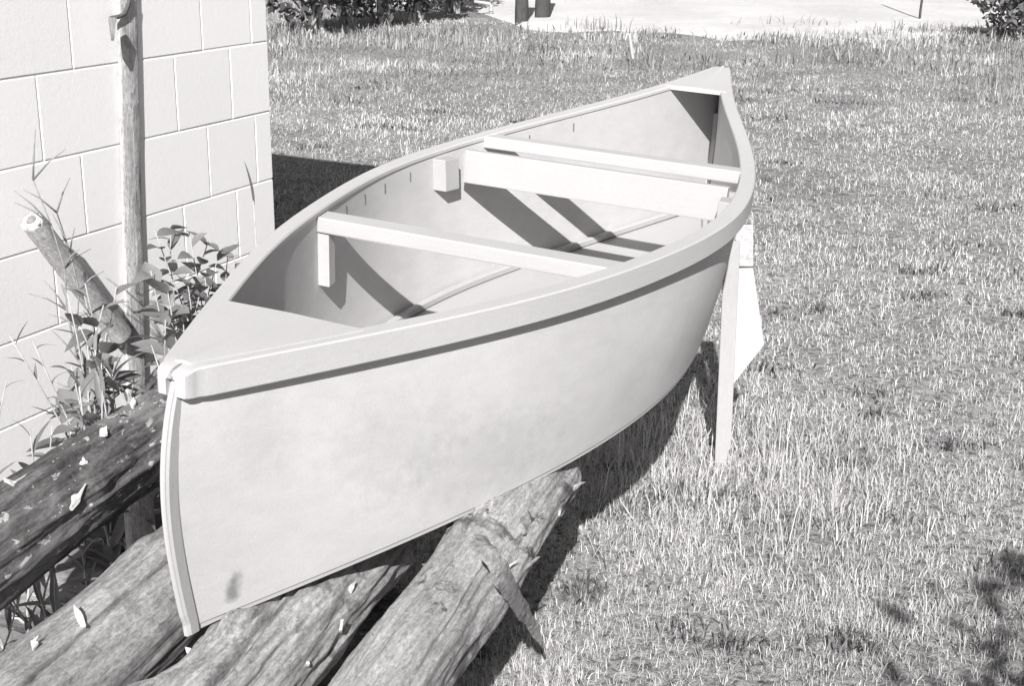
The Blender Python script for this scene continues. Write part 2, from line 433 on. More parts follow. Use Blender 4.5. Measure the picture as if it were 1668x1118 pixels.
# pale logs under the boat
b0, b1 = dir_pts((-.564, 1.80, CAM_H - 1.04), 17, 1.15, .85)
logB, sB, LB = log_thing('log', b0, b1, .088, .082, M_LOGB, 'smooth pale weathered log beside the bow, with one long drying crack', 7,
        cracks=[(.30, .80, 2.15, 1.75, .004, .014), (.35, .9, 1.45, 1.25, .004, .012), (.1, .6, 1.1, 1.3, .003, .008), (.5, .75, .9, .8, .003, .008)], knots=[(.62, 1.2, .04, .010)], lump=.008, rough=.0035)
chip(logB, sB, .50, 1.75, .030, .014, 1.0); chip(logB, sB, .46, 1.6, .02, .01, .2)
c0, c1 = dir_pts((-.334, 1.83, CAM_H - 1.070), 17, 1.05, .34)
logC, sC, LC = log_thing('log', c0, c1, .084, .078, M_LOGC, 'knotty pale log under the bow, with deep splits and torn fibres at its end', 13,
        cracks=[(.35, .95, 2.1, 1.7, .005, .018), (.3, .8, 1.35, 1.1, .005, .018), (.45, .99, .9, .7, .005, .016), (.2, .7, 2.6, 2.4, .004, .012), (.6, .99, 1.75, 1.4, .004, .014)],
        knots=[(.66, 1.5, .045, .022), (.52, .7, .06, .02), (.75, .3, .05, .018)], lump=.016, rough=.008)
d0, d1 = dir_pts((-.066, 1.90, CAM_H - 1.026), 17, 1.0, .62)
logD, sD, LD = log_thing('log', d0, d1, .073, .068, M_LOGD, 'blotched pale log with a strip of bark hanging off, outermost under the canoe', 21,
        cracks=[(.55, .8, 1.2, 1.0, .004, .012), (.4, .66, 2.3, 2.2, .003, .008)], knots=[(.72, .6, .05, .018), (.82, 1.3, .07, .012), (.6, 2.0, .04, .008)], lump=.013, rough=.007, taper_end=(.86, .45))
for (rt, sf, n_, us) in ((logC, sC, 12, (.6, .98)), (logD, sD, 12, (.55, .97))):
    for i in range(n_):
        chip(rt, sf, random.uniform(*us), random.choice((2.6, 2.8, .35, .2, .5)) + random.uniform(-.2, .2), random.uniform(.012, .035), random.uniform(.005, .012), random.uniform(0, 3), random.choice((M_CHIP, M_STRIP, M_LOGC)), lift=random.uniform(.004, .012))
# bark strip hanging from the outer log to the ground (world coordinates -> log space)
inv = (Matrix.Translation(logD.location) @ logD.rotation_quaternion.to_matrix().to_4x4()).inverted()
kp = [at(783, 872, 2.02), at(797, 898, 1.985), at(820, 940, 2.00), at(845, 985, 2.11), at(866, 1018, 2.26), at(886, 1056, 2.36)]
kw = [.020, .032, .036, .028, .020, .005]
path = []; wds = []; NP = 26
for i in range(NP):
    t = i / (NP - 1) * 5; k = min(4, int(t)); q = t - k; p0, p1, p2, p3 = [kp[max(0, min(5, k + o_))] for o_ in (-1, 0, 1, 2)]
    path.append(.5 * ((2 * p1) + (p2 - p0) * q + (2 * p0 - 5 * p1 + 4 * p2 - p3) * q * q + (3 * p1 - p0 - 3 * p2 + p3) * q ** 3)); wds.append((kw[k] + (kw[k + 1] - kw[k]) * q) * random.uniform(.85, 1.25))
V = []; F = []; prof = [(-.5, .03), (-.3, -.01), (0, -.04), (.3, -.01), (.5, .03), (.3, .06), (0, .04), (-.3, .06)]
for i, p in enumerate(path):
    dr = (path[min(i + 1, NP - 1)] - path[max(i - 1, 0)]).normalized(); tw = .25 * math.sin(i * .25)
    sdv = dr.cross(Vector((.35 + tw, -.75, .45))).normalized(); nr = sdv.cross(dr)
    for k, (a, b_) in enumerate(prof):
        V.append(inv @ (p + sdv * (a * wds[i]) - nr * (b_ * wds[i] * 1.2 + random.uniform(-.0008, .0008))))
    if i:
        for k in range(8): F.append(((i - 1) * 8 + k, (i - 1) * 8 + (k + 1) % 8, i * 8 + (k + 1) % 8, i * 8 + k))
F += [tuple(range(7, -1, -1)), tuple((NP - 1) * 8 + k for k in range(8))]
mesh_obj('bark_strip', V, F, M_STRIP, logD)['label'] = 'curled strip of torn bark hanging to the grass'
# bearers on the ground, mostly hidden under the pile
e0, e1 = Vector((-1.02, 1.62, .118)), Vector((-.10, 1.34, .118))
log_thing('log', e0, e1, .118, .118, M_BARK, 'dark bearer log lying crosswise on the ground beneath the pale logs', 31, group=None, nlen=90, nseg=90)
e0, e1 = Vector((-.98, 2.36, .112)), Vector((-.14, 2.10, .118))
log_thing('log', e0, e1, .114, .116, M_BARK, 'dark bearer log crosswise on the ground under the middle of the canoe', 37, nlen=90, nseg=90)

# ------------------------------------------------------------------ posts and poles on the left
def wall_pt(px, py, off):        # where the sight line meets the plane standing off the wall face
    d_ = Vector(ray(px, py)); o_ = corner + wall_nrm * off
    t = (o_.x * wall_nrm.x + o_.y * wall_nrm.y) / (d_.x * wall_nrm.x + d_.y * wall_nrm.y)
    return d_ * t + Vector((0, 0, CAM_H))
pa, pb = wall_pt(206, 0, .0105), wall_pt(221, 600, .0105); pv = (pb - pa) / (pa.z - pb.z); d = pa + pv * pa.z; ptop = d - pv * 2.3
pr, ps, pL = log_thing('post', d, ptop, .0355, .0325, M_POST, 'tall slim grey wooden post standing close against the white block wall', 43,
      cracks=[(.1, .6, 4.6, 4.4, .002, .004), (.4, .9, 3.6, 3.7, .002, .003)], knots=[(.62, 3.4, .02, .006), (.55, 4.4, .015, .004)], lump=.003, rough=.002, nseg=72, nlen=160)
pr['category'] = 'post'
nl_ = pr.rotation_quaternion.inverted() @ wall_nrm
for v_ in pr.children[0].data.vertices: v_.co -= nl_ * (v_.co.dot(nl_) * .78)
# dark curved tube at its upper side
hz = 1.30 + .03
V0 = [Vector((.0, 0, 0))]
bendc = [wall_pt(x_, y_, .024) for (x_, y_) in ((212, -10), (209, 8), (203, 22), (193, 27), (180, 28))]
invp = (Matrix.Translation(pr.location) @ pr.rotation_quaternion.to_matrix().to_4x4()).inverted()
tube('bent_tube', [invp @ p for p in bendc], [.004, .005, .005, .005, .0035], M_BEND, pr, 8)
hexa('wood_splinter', [invp @ p for p in (wall_pt(181, 66, .06), wall_pt(186, 66, .06), wall_pt(186, 66, .04), wall_pt(181, 66, .04), wall_pt(176, 28, .06), wall_pt(190, 28, .06), wall_pt(190, 28, .04), wall_pt(176, 28, .04))], M_POST, pr)

q0 = wall_pt(52, 360, .07); q2 = wall_pt(196, 545, .034)
pl, sp_, _ = log_thing('pole', q2, q0, .0285, .0245, M_POST, 'pale round pole slanting away from the tall post along the block wall', 47, lump=.002, rough=.0015, nseg=48, nlen=120,
     cracks=[(.3, .95, 1.2, 1.0, .0015, .003)])
pl['category'] = 'pole'
# dished end grain of the pole
Lp = (q0 - q2).length
box_me = None
tube('end_rim', [(Lp - .002, 0, 0), (Lp + .004, 0, 0)], [.0235, .0185], M_POST, pl, 20)
tube('pith', [(Lp + .0035, 0, 0), (Lp + .0058, 0, 0)], [.012, .009], M_STRIP, pl, 14)

sx_ = at(228, 860, 2.42); r_, _, _ = log_thing('stub_post', (sx_.x, sx_.y, -.05), (sx_.x, sx_.y, CAM_H - .985), .026, .026, M_POST, 'short dark stub post propping up the bark log', 51, lump=.002, rough=.002, nseg=40, nlen=60)
r_['category'] = 'post'
# ------------------------------------------------------------------ canoe
FIT = dict(x0=-.4109, y0=1.6563, az=.4340, roll=.0419, L=2.3992)
BEAM = [.03, .1661, .2843, .3626, .3969, .3535, .2501, .1247, .02]
SHEER = [-.5873, -.5908, -.5741, -.5220, -.4401]
CBM = [.0, .2379, .3300, .1950, .0]
CZ = [-.9798, -.9418, -.9031, -.8651, -.8269]
def spline(c):
    c = np.array(c, float); n = len(c); x = np.linspace(0, 1, n); h = x[1]
    A = np.zeros((n, n)); b = np.zeros(n); A[0, 0] = A[-1, -1] = 1
    for i in range(1, n - 1):
        A[i, i - 1] = A[i, i + 1] = h / 6; A[i, i] = 4 * h / 6; b[i] = (c[i + 1] - 2 * c[i] + c[i - 1]) / h
    Mm = np.linalg.solve(A, b)
    def f(s):
        s = np.clip(s, 0, 1); i = np.clip((np.asarray(s) / h).astype(int), 0, n - 2); a = x[i + 1] - s; d = s - x[i]
        return Mm[i] * a ** 3 / (6 * h) + Mm[i + 1] * d ** 3 / (6 * h) + (c[i] / h - Mm[i] * h / 6) * a + (c[i + 1] / h - Mm[i + 1] * h / 6) * d
    return f
CL = FIT['L']
fB, fS, fC, fZ = spline(BEAM), spline(np.array(SHEER) - CZ[0]), spline(CBM), spline(np.array(CZ) - CZ[0])
az, ro = FIT['az'], FIT['roll']
ca = Vector((math.sin(az), math.cos(az), 0)); rtv = Vector((math.cos(az) * math.cos(ro), -math.sin(az) * math.cos(ro), -math.sin(ro))); upv = rtv.cross(ca)
org = Vector((FIT['x0'], FIT['y0'], CAM_H)) + upv * CZ[0]
canoe = empty('canoe'); canoe.matrix_world = Matrix([[rtv.x, ca.x, upv.x, org.x], [rtv.y, ca.y, upv.y, org.y], [rtv.z, ca.z, upv.z, org.z], [0, 0, 0, 1]])
tag(canoe, 'small pale plywood canoe resting on logs, with one thwart and a slatless seat', 'canoe')
OW, OH, PT = .023, .044, .009
def bul(s, v):
    return -.036 * math.sin(math.pi * min(1, v ** .8)) * math.exp(-s / .05) + .036 * math.sin(math.pi * min(1, v ** .8)) * math.exp(-(1 - s) / .05)
def side_pt(s, v, off=0.0):
    b = float(fB(s)) - OW; c = float(fC(s))
    lat = b + (c - b) * v + .010 * math.sin(math.pi * v) * math.sin(math.pi * s)
    z = float(fS(s)) - .006 + (float(fZ(s)) - float(fS(s)) + .006) * v
    return Vector((max(lat - off, .0006), s * CL + bul(s, v), z))
def lat_at(s, z, off=PT):       # inner lateral position of the side at height z
    v = (float(fS(s)) - z) / (float(fS(s)) - float(fZ(s))); return side_pt(s, v, off).x
ss = np.concatenate([np.linspace(0, .12, 16)[:-1], np.linspace(.12, .88, 56), np.linspace(.88, 1, 16)[1:]])
NV = 11
for sg in (1, -1):
    V = []; F = []
    for off in (0, PT):
        for s in ss:
            for j in range(NV):
                p = side_pt(float(s), j / (NV - 1), off); V.append((sg * p.x, p.y, p.z))
    n = len(ss); blk = n * NV
    for i in range(n - 1):
        for j in range(NV - 1):
            a = i * NV + j
            F.append((a, a + NV, a + NV + 1, a + 1)); F.append((blk + a, blk + a + 1, blk + a + NV + 1, blk + a + NV))
        for j in (0, NV - 1):
            a = i * NV + j; F.append((a, blk + a, blk + a + NV, a + NV))
    for i in (0, n - 1):
        for j in range(NV - 1):
            a = i * NV + j; F.append((a, a + 1, blk + a + 1, blk + a))
    o = mesh_obj('side_panel', V, F, M_HULL, canoe, True)
    o.data.polygons.foreach_set('use_smooth', [True] * len(o.data.polygons))
    md = None
    try:
        o.data.set_sharp_from_angle(angle=math.radians(40))
    except Exception: pass
# bottom
V = []; F = []
sb = np.linspace(.004, .996, 70)
NB = 7
for lay in (0, 1):
    for s in sb:
        c = max(.002, float(fC(s)) - .003)
        for k in range(NB):
            t = -1 + 2 * k / (NB - 1); V.append((c * t, s * CL, float(fZ(s)) + (-.009 if lay == 0 else .001) - .004 * (1 - t * t)))
n = len(sb); blk = n * NB
for i in range(n - 1):
    for k in range(NB - 1):
        a = i * NB + k; F.append((a, a + 1, a + NB + 1, a + NB)); F.append((blk + a, blk + a + NB, blk + a + NB + 1, blk + a + 1))
    for k in (0, NB - 1):
        a = i * NB + k; F.append((a, a + NB, blk + a + NB, blk + a))
for i in (0, n - 1):
    for k in range(NB - 1):
        a = i * NB + k; F.append((a, blk + a, blk + a + 1, a + 1))
mesh_obj('bottom_panel', V, F, M_INNER, canoe)
# chine logs inside, rails outside and inside
def rail(name, s0, s1, latf, w_, ztf, h_, mat, sg, n=90, r=.004, endround=0.0):
    V = []; F = []
    sq = [(r, 0), (w_ - r, 0), (w_, -r), (w_, -h_ + r), (w_ - r, -h_), (r, -h_), (0, -h_ + r), (0, -r)]
    if name == 'gunwale':      # one piece: outer strip with a lip over the edge of the side panel
        lp = PT + .003
        sq = [(-lp + r, .010), (w_ - r, .010), (w_, .010 - r), (w_, -h_ + r), (w_ - r, -h_), (.0006, -h_), (.0006, .0006), (-lp, .0006), (-lp, .010 - r)]
    k = len(sq)
    sss = np.linspace(s0, s1, n)
    if endround: sss = np.unique(np.concatenate([s0 + endround * np.array([0, .05, .15, .3, .5, .75, 1]), s1 - endround * np.array([0, .05, .15, .3, .5, .75, 1]), sss]))
    n = len(sss)
    for s in sss:
        s = float(s); e = 1.0
        if endround:
            q = min((s - s0), (s1 - s)) / endround
            e = math.sqrt(max(0, 1 - (1 - min(1, q)) ** 2)) * .75 + .25
        la = latf(s); zt = ztf(s)
        for (x, z) in sq:
            V.append((sg * (la + (x if name != 'gunwale' or x < 0 else x * (.35 + .65 * e))), s * CL, zt + (z + h_ / 2) * (.55 + .45 * e) - h_ / 2))
    for i in range(n - 1):
        for j in range(k):
            F.append((i * k + j, i * k + (j + 1) % k, (i + 1) * k + (j + 1) % k, (i + 1) * k + j))
    F += [tuple(range(k)), tuple((n - 1) * k + j for j in range(k))]
    o = mesh_obj(name, V, F, mat, canoe, True)
    o.data.set_sharp_from_angle(angle=math.radians(28))
    return o
for sg in (1, -1):
    rail('gunwale', -.009, 1.007, lambda s: float(fB(s)) - OW, OW, lambda s: float(fS(s)) - .006, OH - .010, M_TRIM, sg, 160, .0025, .018)
    rail('chine_strip', .05, .95, lambda s: max(.003, float(fC(s)) - PT - .016), .016, lambda s: float(fZ(s)) + .019, .0175, M_INNER, sg, 80, .003)
# decks
def deck(s0, s1, name='deck'):
    V = []; F = []; n = 26
    for lay in (0, 1):
        for i in range(n + 1):
            s = s0 + (s1 - s0) * i / n; hb = max(.004, float(fB(s)) - OW - .0005 + .004)
            if hb > .02: hb = float(fB(s)) - OW + .003
            for t in (-1, 0, 1): V.append((hb * t, s * CL, float(fS(s)) + (.0056 if lay else -.0052) + (.002 * (1 - t * t) if lay else 0)))
    m_ = (n + 1) * 3
    for i in range(n):
        for k in (0, 1):
            a = i * 3 + k; F.append((a, a + 3, a + 4, a + 1)); F.append((m_ + a, m_ + a + 1, m_ + a + 4, m_ + a + 3))
        for k in (0, 2):
            a = i * 3 + k; F.append((a, m_ + a, m_ + a + 3, a + 3))
    for i in (0, n):
        for k in (0, 1):
            a = i * 3 + k; F.append((a, a + 1, m_ + a + 1, m_ + a))
    return mesh_obj(name, V, F, M_TRIM, canoe)
deck(.002, .106); deck(.898, .998)
# stems
def stem(s, sgn, wd, dp, name, mat, v0=.03, v1=1.0, back=.004):
    V = []; F = []; n = 22
    for i in range(n + 1):
        v = v0 + (v1 - v0) * i / n; p = side_pt(s, v)
        e = dp * (1.0 if i < n - 1 else .7)
        y0 = p.y - sgn * back; y1 = p.y + sgn * e
        V += [(-wd / 2, y0, p.z), (wd / 2, y0, p.z), (wd / 2 * .8, y1 - sgn * .002, p.z), (wd / 2 * .45, y1, p.z), (-wd / 2 * .45, y1, p.z), (-wd / 2 * .8, y1 - sgn * .002, p.z)]
        if i:
            a = (i - 1) * 6
            for k in range(6): F.append((a + k, a + (k + 1) % 6, a + 6 + (k + 1) % 6, a + 6 + k))
    F += [tuple(range(6)), tuple(n * 6 + k for k in range(6))]
    return mesh_obj(name, V, F, mat, canoe)
stem(0, -1, .019, .006, 'stem', M_STEM, .0, 1.02, .012); stem(0, -1, .009, .010, 'stem_band', M_TRIM, .02, 1.025, -.003)
stem(1, 1, .026, .008, 'stem', M_STEM, .02, 1.02, .012)
def inner_stem(s, sgn):
    V = []; F = []; n = 12
    for i in range(n + 1):
        v = .30 + .66 * i / n; p = side_pt(s, v); w_ = .010
        for (x, y) in ((-w_, 0), (w_, 0), (w_ * .6, sgn * .02), (-w_ * .6, sgn * .02)): V.append((x, p.y + y, p.z))
        if i:
            a = (i - 1) * 4
            for k in range(4): F.append((a + k, a + (k + 1) % 4, a + 4 + (k + 1) % 4, a + 4 + k))
    F += [(0, 1, 2, 3), tuple(n * 4 + k for k in range(4))]
    mesh_obj('inner_stem', V, F, M_TRIM, canoe)
inner_stem(.985, -1); inner_stem(.035, 1)
# crosspieces
def cross(name, s, width, thick, drop, mat, clear=.0, both=True):
    z = float(fS(s)) - drop - thick / 2
    hb0 = lat_at(s - width / 2 / CL, z) - clear; hb1 = lat_at(s + width / 2 / CL, z) - clear
    y0, y1 = s * CL - width / 2, s * CL + width / 2
    return hexa(name, [(-hb0, y0, z - thick / 2), (hb0, y0, z - thick / 2), (hb1, y1, z - thick / 2), (-hb1, y1, z - thick / 2),
                       (-hb0, y0, z + thick / 2), (hb0, y0, z + thick / 2), (hb1, y1, z + thick / 2), (-hb1, y1, z + thick / 2)], mat, canoe, .003)
S_T, S_R, S_B = .346, .645, .598
cross('thwart', S_T, .055, .030, .008, M_CROSS)
cross('seat_rail', S_R, .045, .028, -.003, M_CROSS)
# vertical seat board standing before the rail, short of the sides
zt = float(fS(S_B)) - .006; zb = zt - .074; y = S_B * CL
hb = lat_at(S_B, (zt + zb) / 2)
hexa('seat_board', [(-hb + .022, y - .016, zb), (hb - .022, y - .016, zb), (hb - .022, y + .002, zb), (-hb + .022, y + .002, zb),
                    (-hb + .020, y - .002, zt), (hb - .020, y - .002, zt), (hb - .020, y + .016, zt), (-hb + .020, y + .016, zt)], M_SEAT, canoe, .003)
def block_on_side(name, s, sy, dx, ztop, zbot, sg, mat, skew=0.0):
    y0, y1 = s * CL - sy / 2, s * CL + sy / 2; P = []
    for z in (zbot, ztop):
        la0, la1 = lat_at(y0 / CL, z) + .001, lat_at(y1 / CL, z) + .001
        P += [(sg * la0, y0, z), (sg * (la0 - dx), y0, z), (sg * (la1 - dx), y1, z), (sg * la1, y1, z)]
    return hexa(name, P, mat, canoe, .002)
for sg in (-1, 1):
    zt_ = float(fS(S_T)) - .038
    block_on_side('thwart_cleat', S_T - .002, .034, .026, zt_ - .001, zt_ - .108, sg, M_CROSS)
    zt_ = float(fS(.575)) - .014
    block_on_side('seat_cleat', .572, .050, .033, zt_, zt_ - .072, sg, M_SEAT)
    block_on_side('seat_hanger', .612, .022, .022, float(fS(.612)) - .025, float(fS(.612)) - .07, sg, M_SEAT)
# frame rib seam between thwart and bow, nail heads along the left rail
for (s_, v0, v1) in ((.345, .4, .97), (.47, .08, .95), (.72, .1, .95)):
    pass
M_NAIL = flat_noise('nail_streak', .10, .2, 80)
for s_ in (.40, .44, .48, .525, .70, .76):
    for sg in (-1,):
        z1 = float(fS(s_)) - .024; la = lat_at(s_, z1)
        hexa('nail', [(sg * (la + .001), s_ * CL - .0015, z1 - .020), (sg * (la - .0025), s_ * CL - .0015, z1 - .020), (sg * (la - .0025), s_ * CL + .0015, z1 - .020), (sg * (la + .001), s_ * CL + .0015, z1 - .020),
                      (sg * (la + .005), s_ * CL - .0015, z1), (sg * (la - .0015), s_ * CL - .0015, z1), (sg * (la - .0015), s_ * CL + .0015, z1), (sg * (la + .005), s_ * CL + .0015, z1)], M_NAIL, canoe)

# ------------------------------------------------------------------ stake on the right with an offcut board
sb0 = at(1177, 768, 3.50); sb0.z = 0; st0 = at(1193, 392, 3.46)
stk = empty('stake', sb0); tag(stk, 'pale square stake standing upright close against the far side of the canoe', 'stake')
dv = st0 - sb0
def beam_local(p0, p1, w_, t_, face):
    ax = (p1 - p0).normalized(); sx = ax.cross(face).normalized(); sy_ = sx.cross(ax)
    P = []
    for p in (p0, p1):
        for (a, b_) in ((-1, -1), (1, -1), (1, 1), (-1, 1)): P.append(p + sx * (a * w_ / 2) + sy_ * (b_ * t_ / 2))
    return P
face = Vector((-.15, -1, .1)).normalized()
hexa('stake_shaft', beam_local(Vector((0, 0, -.08)), dv, .040, .032, face), M_STAKE, stk, .003)
bt = 3.515
hexa('stake_head', [p_ - sb0 for p_ in (at(1197, 434, 3.52), at(1227, 434, 3.52), at(1227, 436, 3.56), at(1197, 436, 3.56), at(1200, 366, 3.52), at(1227, 366, 3.52), at(1227, 366, 3.56), at(1200, 366, 3.56))], M_POST, stk, .002)
Q = [at(1203, 438, bt) - sb0, at(1227, 437, bt) - sb0, at(1245, 562, bt) - sb0, at(1191, 631, bt) - sb0]
bk = Vector((.10, 1, -.05)).normalized() * .02
hexa('offcut_board', [Q[3], Q[2], Q[2] + bk, Q[3] + bk, Q[0], Q[1], Q[1] + bk, Q[0] + bk], M_OFF, stk, .002)['label'] = 'white slanted board nailed to the stake'

# ------------------------------------------------------------------ weeds by the wall
def leaf_mesh(name, L, W, fold, curve, tip=1.0, n=7):
    V = []; F = []
    for i in range(n + 1):
        t = i / n; w_ = W * (math.sin(math.pi * min(1, t ** .75)) ** tip) * .5 + (.0006 if i < n else 0)
        z = -curve * L * t * t; y = L * t
        V += [(-w_, y, z + fold * w_), (0, y, z), (w_, y, z + fold * w_)]
        if i:
            a = (i - 1) * 3
            F += [(a, a + 1, a + 4, a + 3), (a + 1, a + 2, a + 5, a + 4)]
    me = bpy.data.meshes.new(name); me.from_pydata(V, [], F); me.polygons.foreach_set('use_smooth', [True] * len(F)); me.materials.append(M_LEAF); return me
LEAF_OV = [leaf_mesh('leaf', 1, .52, .35, .25), leaf_mesh('leaf', 1, .46, .25, .55), leaf_mesh('leaf', 1, .58, .5, .1)]
LEAF_LA = [leaf_mesh('leaf', 1, .16, .5, .35, .8), leaf_mesh('leaf', 1, .14, .4, .8, .8), leaf_mesh('leaf', 1, .18, .5, .1, .8)]
def weed(base, height, nleaf, lsize, kind, label, group, lean=(0, 0), seed=0, start=.15, upright=.3):
    R_ = random.Random(seed)
    root = empty('weed', base); tag(root, label, 'weed', group)
    pts = []; n = 9
    for i in range(n + 1):
        t = i / n; pts.append(Vector((lean[0] * t * t * height + .012 * math.sin(5 * t + seed), lean[1] * t * t * height + .012 * math.cos(4 * t + seed), height * t)))
    tube('stem', pts, [.0035 * (1 - .65 * i / n) for i in range(n + 1)], M_STEMG, root, 6)
    ang = R_.uniform(0, 6.28)
    for k in range(nleaf):
        t = start + (1 - start) * (k + .5) / nleaf; i = min(n - 1, int(t * n)); p = pts[i].lerp(pts[i + 1], t * n - i)
        ang += 2.4 + R_.uniform(-.3, .3)
        me = R_.choice(LEAF_OV if kind == 'ov' else LEAF_LA)
        sz = lsize * R_.uniform(.65, 1.2) * (1 - .45 * max(0, t - .55) / .45)
        o = link('leaf', me, None, root)
        o.location = p
        pitch = R_.uniform(upright - .35, upright + .45) + (.5 if t > .9 else 0)
        o.rotation_euler = Euler((pitch, R_.uniform(-.5, .5), ang), 'XYZ'); o.scale = (sz, sz, sz)
    return root
G1 = 'broad-leaved weeds along the block wall'; T1 = 'broad-leaved weed growing between the block wall and the logs'
G2 = 'narrow-leaved weeds by the bark log'; T2 = 'slender weed with narrow upright leaves, between the wall and the dark log'
def gpt(x, y, t): p = at(x, y, t); return p.x, p.y
def weed_at(px, py, t, nl, ls, kind, label, group, seed, **kw):
    p = at(px, py, t); R_ = random.Random(seed); h = p.z
    ln_ = (R_.uniform(-.18, .18), R_.uniform(-.12, .12))
    weed((p.x - ln_[0] * h, p.y - ln_[1] * h, 0), h, nl, ls, kind, label, group, ln_, seed, **kw)
for i_, (px, py, t, nl, ls) in enumerate(((262, 372, 3.02, 20, .105), (285, 366, 3.10, 24, .105), (305, 380, 3.12, 24, .11), (330, 395, 3.16, 24, .105), (352, 402, 3.22, 22, .10), (372, 416, 3.30, 18, .08), (392, 392, 3.45, 18, .07),
        (255, 440, 2.86, 22, .11), (272, 470, 2.80, 22, .115), (295, 450, 2.95, 24, .115), (318, 470, 3.00, 20, .115), (268, 520, 2.72, 16, .09), (340, 440, 3.08, 18, .085), (258, 560, 2.66, 14, .09),
        (140, 480, 2.66, 18, .085), (160, 500, 2.60, 18, .09), (178, 470, 2.74, 16, .085), (120, 520, 2.58, 16, .09), (150, 560, 2.50, 16, .10), (186, 540, 2.62, 16, .09), (172, 590, 2.48, 14, .10), (110, 600, 2.50, 14, .09),
        (130, 640, 2.42, 12, .10), (165, 650, 2.42, 14, .10), (90, 690, 2.40, 10, .09), (230, 610, 2.60, 14, .085), (248, 840, 2.5, 9, .07), (200, 880, 2.38, 9, .07), (285, 860, 2.55, 9, .07))):
    lb, gp = (('broad-leaved weed against the wall, between the tall post and the canoe', 'broad-leaved weeds beyond the tall post') if px > 240 and py < 600 else
              ('broad-leaved weed around the slanting pole, before the tall post', 'broad-leaved weeds around the slanting pole') if py < 600 else
              ('low broad-leaved weed just behind the dark bark log', 'low weeds behind the bark log') if py < 800 else
              ('small broad-leaved weed in the shade under the dark bark log', 'small weeds under the bark log'))
    weed_at(px, py, t, nl, ls, 'ov', lb, gp, 100 + i_, start=.12, upright=.15)
for i_, (px, py, t, nl, ls) in enumerate(((28, 545, 2.36, 15, .075), (66, 552, 2.40, 15, .07), (14, 620, 2.40, 13, .08), (100, 480, 2.52, 18, .075), (124, 455, 2.60, 18, .075), (150, 570, 2.40, 22, .11), (176, 590, 2.38, 22, .11), (196, 600, 2.40, 20, .11), (135, 620, 2.34, 18, .10), (160, 640, 2.32, 18, .11),
        (285, 500, 2.80, 14, .09), (40, 700, 2.34, 12, .09), (60, 930, 2.12, 14, .10), (30, 960, 2.06, 14, .10), (100, 930, 2.18, 12, .10), (130, 900, 2.24, 12, .09), (10, 1000, 2.0, 12, .09))):
    lb, gp = (('slender weed with narrow drooping leaves, sprouting between the bark log and the pale log', 'narrow-leaved weeds between the two logs') if py > 850 else
              ('slender upright weed with narrow leaves alone against the block wall', 'narrow-leaved weeds away from the pole') if px < 90 else
              ('slender weed with narrow leaves in the clump before the tall post', 'narrow-leaved weeds around the slanting pole') if px < 220 else
              ('slender narrow-leaved weed between the tall post and the canoe', None))
    weed_at(px, py, t, nl, ls, 'la', lb, gp, 200 + i_, start=.2, upright=.75)
# dead forked twig against the wall
def twig(base, top, label, seed):
    R_ = random.Random(seed); root = empty('dead_stalk', base); tag(root, label, 'stalk')
    d = Vector(top) - Vector(base); n = 10
    pts = [d * (i / n) + Vector((.012 * math.sin(i * 1.7), .01 * math.cos(i), 0)) for i in range(n + 1)]
    tube('stem', pts, [.0042 * (1 - .7 * i / n) for i in range(n + 1)], M_TWIG, root, 6)
    for i in (5, 6, 7, 8, 9, 10):
        for q in range(2):
            L_ = R_.uniform(.05, .10); a = R_.uniform(-1.0, 1.0); dd = Vector((math.sin(a), .3 * R_.uniform(-1, 1), .8 * math.cos(a))).normalized()
            p = pts[i]; tube('twig', [p, p + dd * L_ * .5 + Vector((0, 0, .006)), p + dd * L_], [.0022, .0016, .0008], M_TWIG, root, 5)
    return root
tb = at(180, 560, 2.66); twig((tb.x, tb.y, 0), at(66, 292, 2.62), 'thin dead branching stalk leaning before the block wall above the pole', 5)
tb = at(150, 560, 2.70); twig((tb.x, tb.y, 0), at(104, 345, 2.72), 'short dead side stalk standing among the weeds beside the pole', 8)
# one fallen leaf blade high by the wall corner
tb = at(417, 420, 3.3); root = empty('grass_stalk', (tb.x, tb.y, 0)); tag(root, 'single tall stalk with one upright blade at the wall corner', 'stalk')
tube('stem', [(0, 0, 0), (.006, 0, .35), (.0, 0, .70)], [.003, .0022, .0015], M_STEMG, root, 6)
o = link('leaf', LEAF_LA[2], None, root); o.location = (0, 0, .68); o.scale = (.12, .12, .12); o.rotation_euler = (1.5, .3, 1.7)

# ------------------------------------------------------------------ background things
def cloud_leaves(name, centre, rad, n, size, mat, parent, seed, squash=1.0, base_cut=None, stemmy=0.0):
    r = np.random.default_rng(seed)
    d = r.normal(size=(n, 3)); d /= np.linalg.norm(d, axis=1, keepdims=True)
    rr = r.random(n) ** .45
    lump = .72 + .55 * fbm(d[:, 0] * 2.4 + seed, d[:, 1] * 2.4, d[:, 2] * 2.4, 3)
    P = d * (rr * lump)[:, None] * np.array(rad)
    keep = fbm(P[:, 0] * 5 / rad[0] + seed, P[:, 1] * 5 / rad[1], P[:, 2] * 5 / rad[2], 2) > .40
    P = P[keep] + np.array(centre); P = P[P[:, 2] > .03]; n = len(P)
    a = r.normal(size=(n, 3)); a[:, 2] += stemmy * 2; a /= np.linalg.norm(a, axis=1, keepdims=True)
    b = np.cross(a, r.normal(size=(n, 3))); b /= np.linalg.norm(b, axis=1, keepdims=True)
    s = size * (.6 + .8 * r.random(n))[:, None]
    V = np.stack([P - a * s * .5, P + b * s * .24, P + a * s * .5, P - b * s * .24], 1).reshape(-1, 3)
    me = bulk_mesh(name, V, np.arange(4 * n), np.full(n, 4), mat)
    o = link(name, me, None, parent); o['kind'] = 'stuff'
    return o
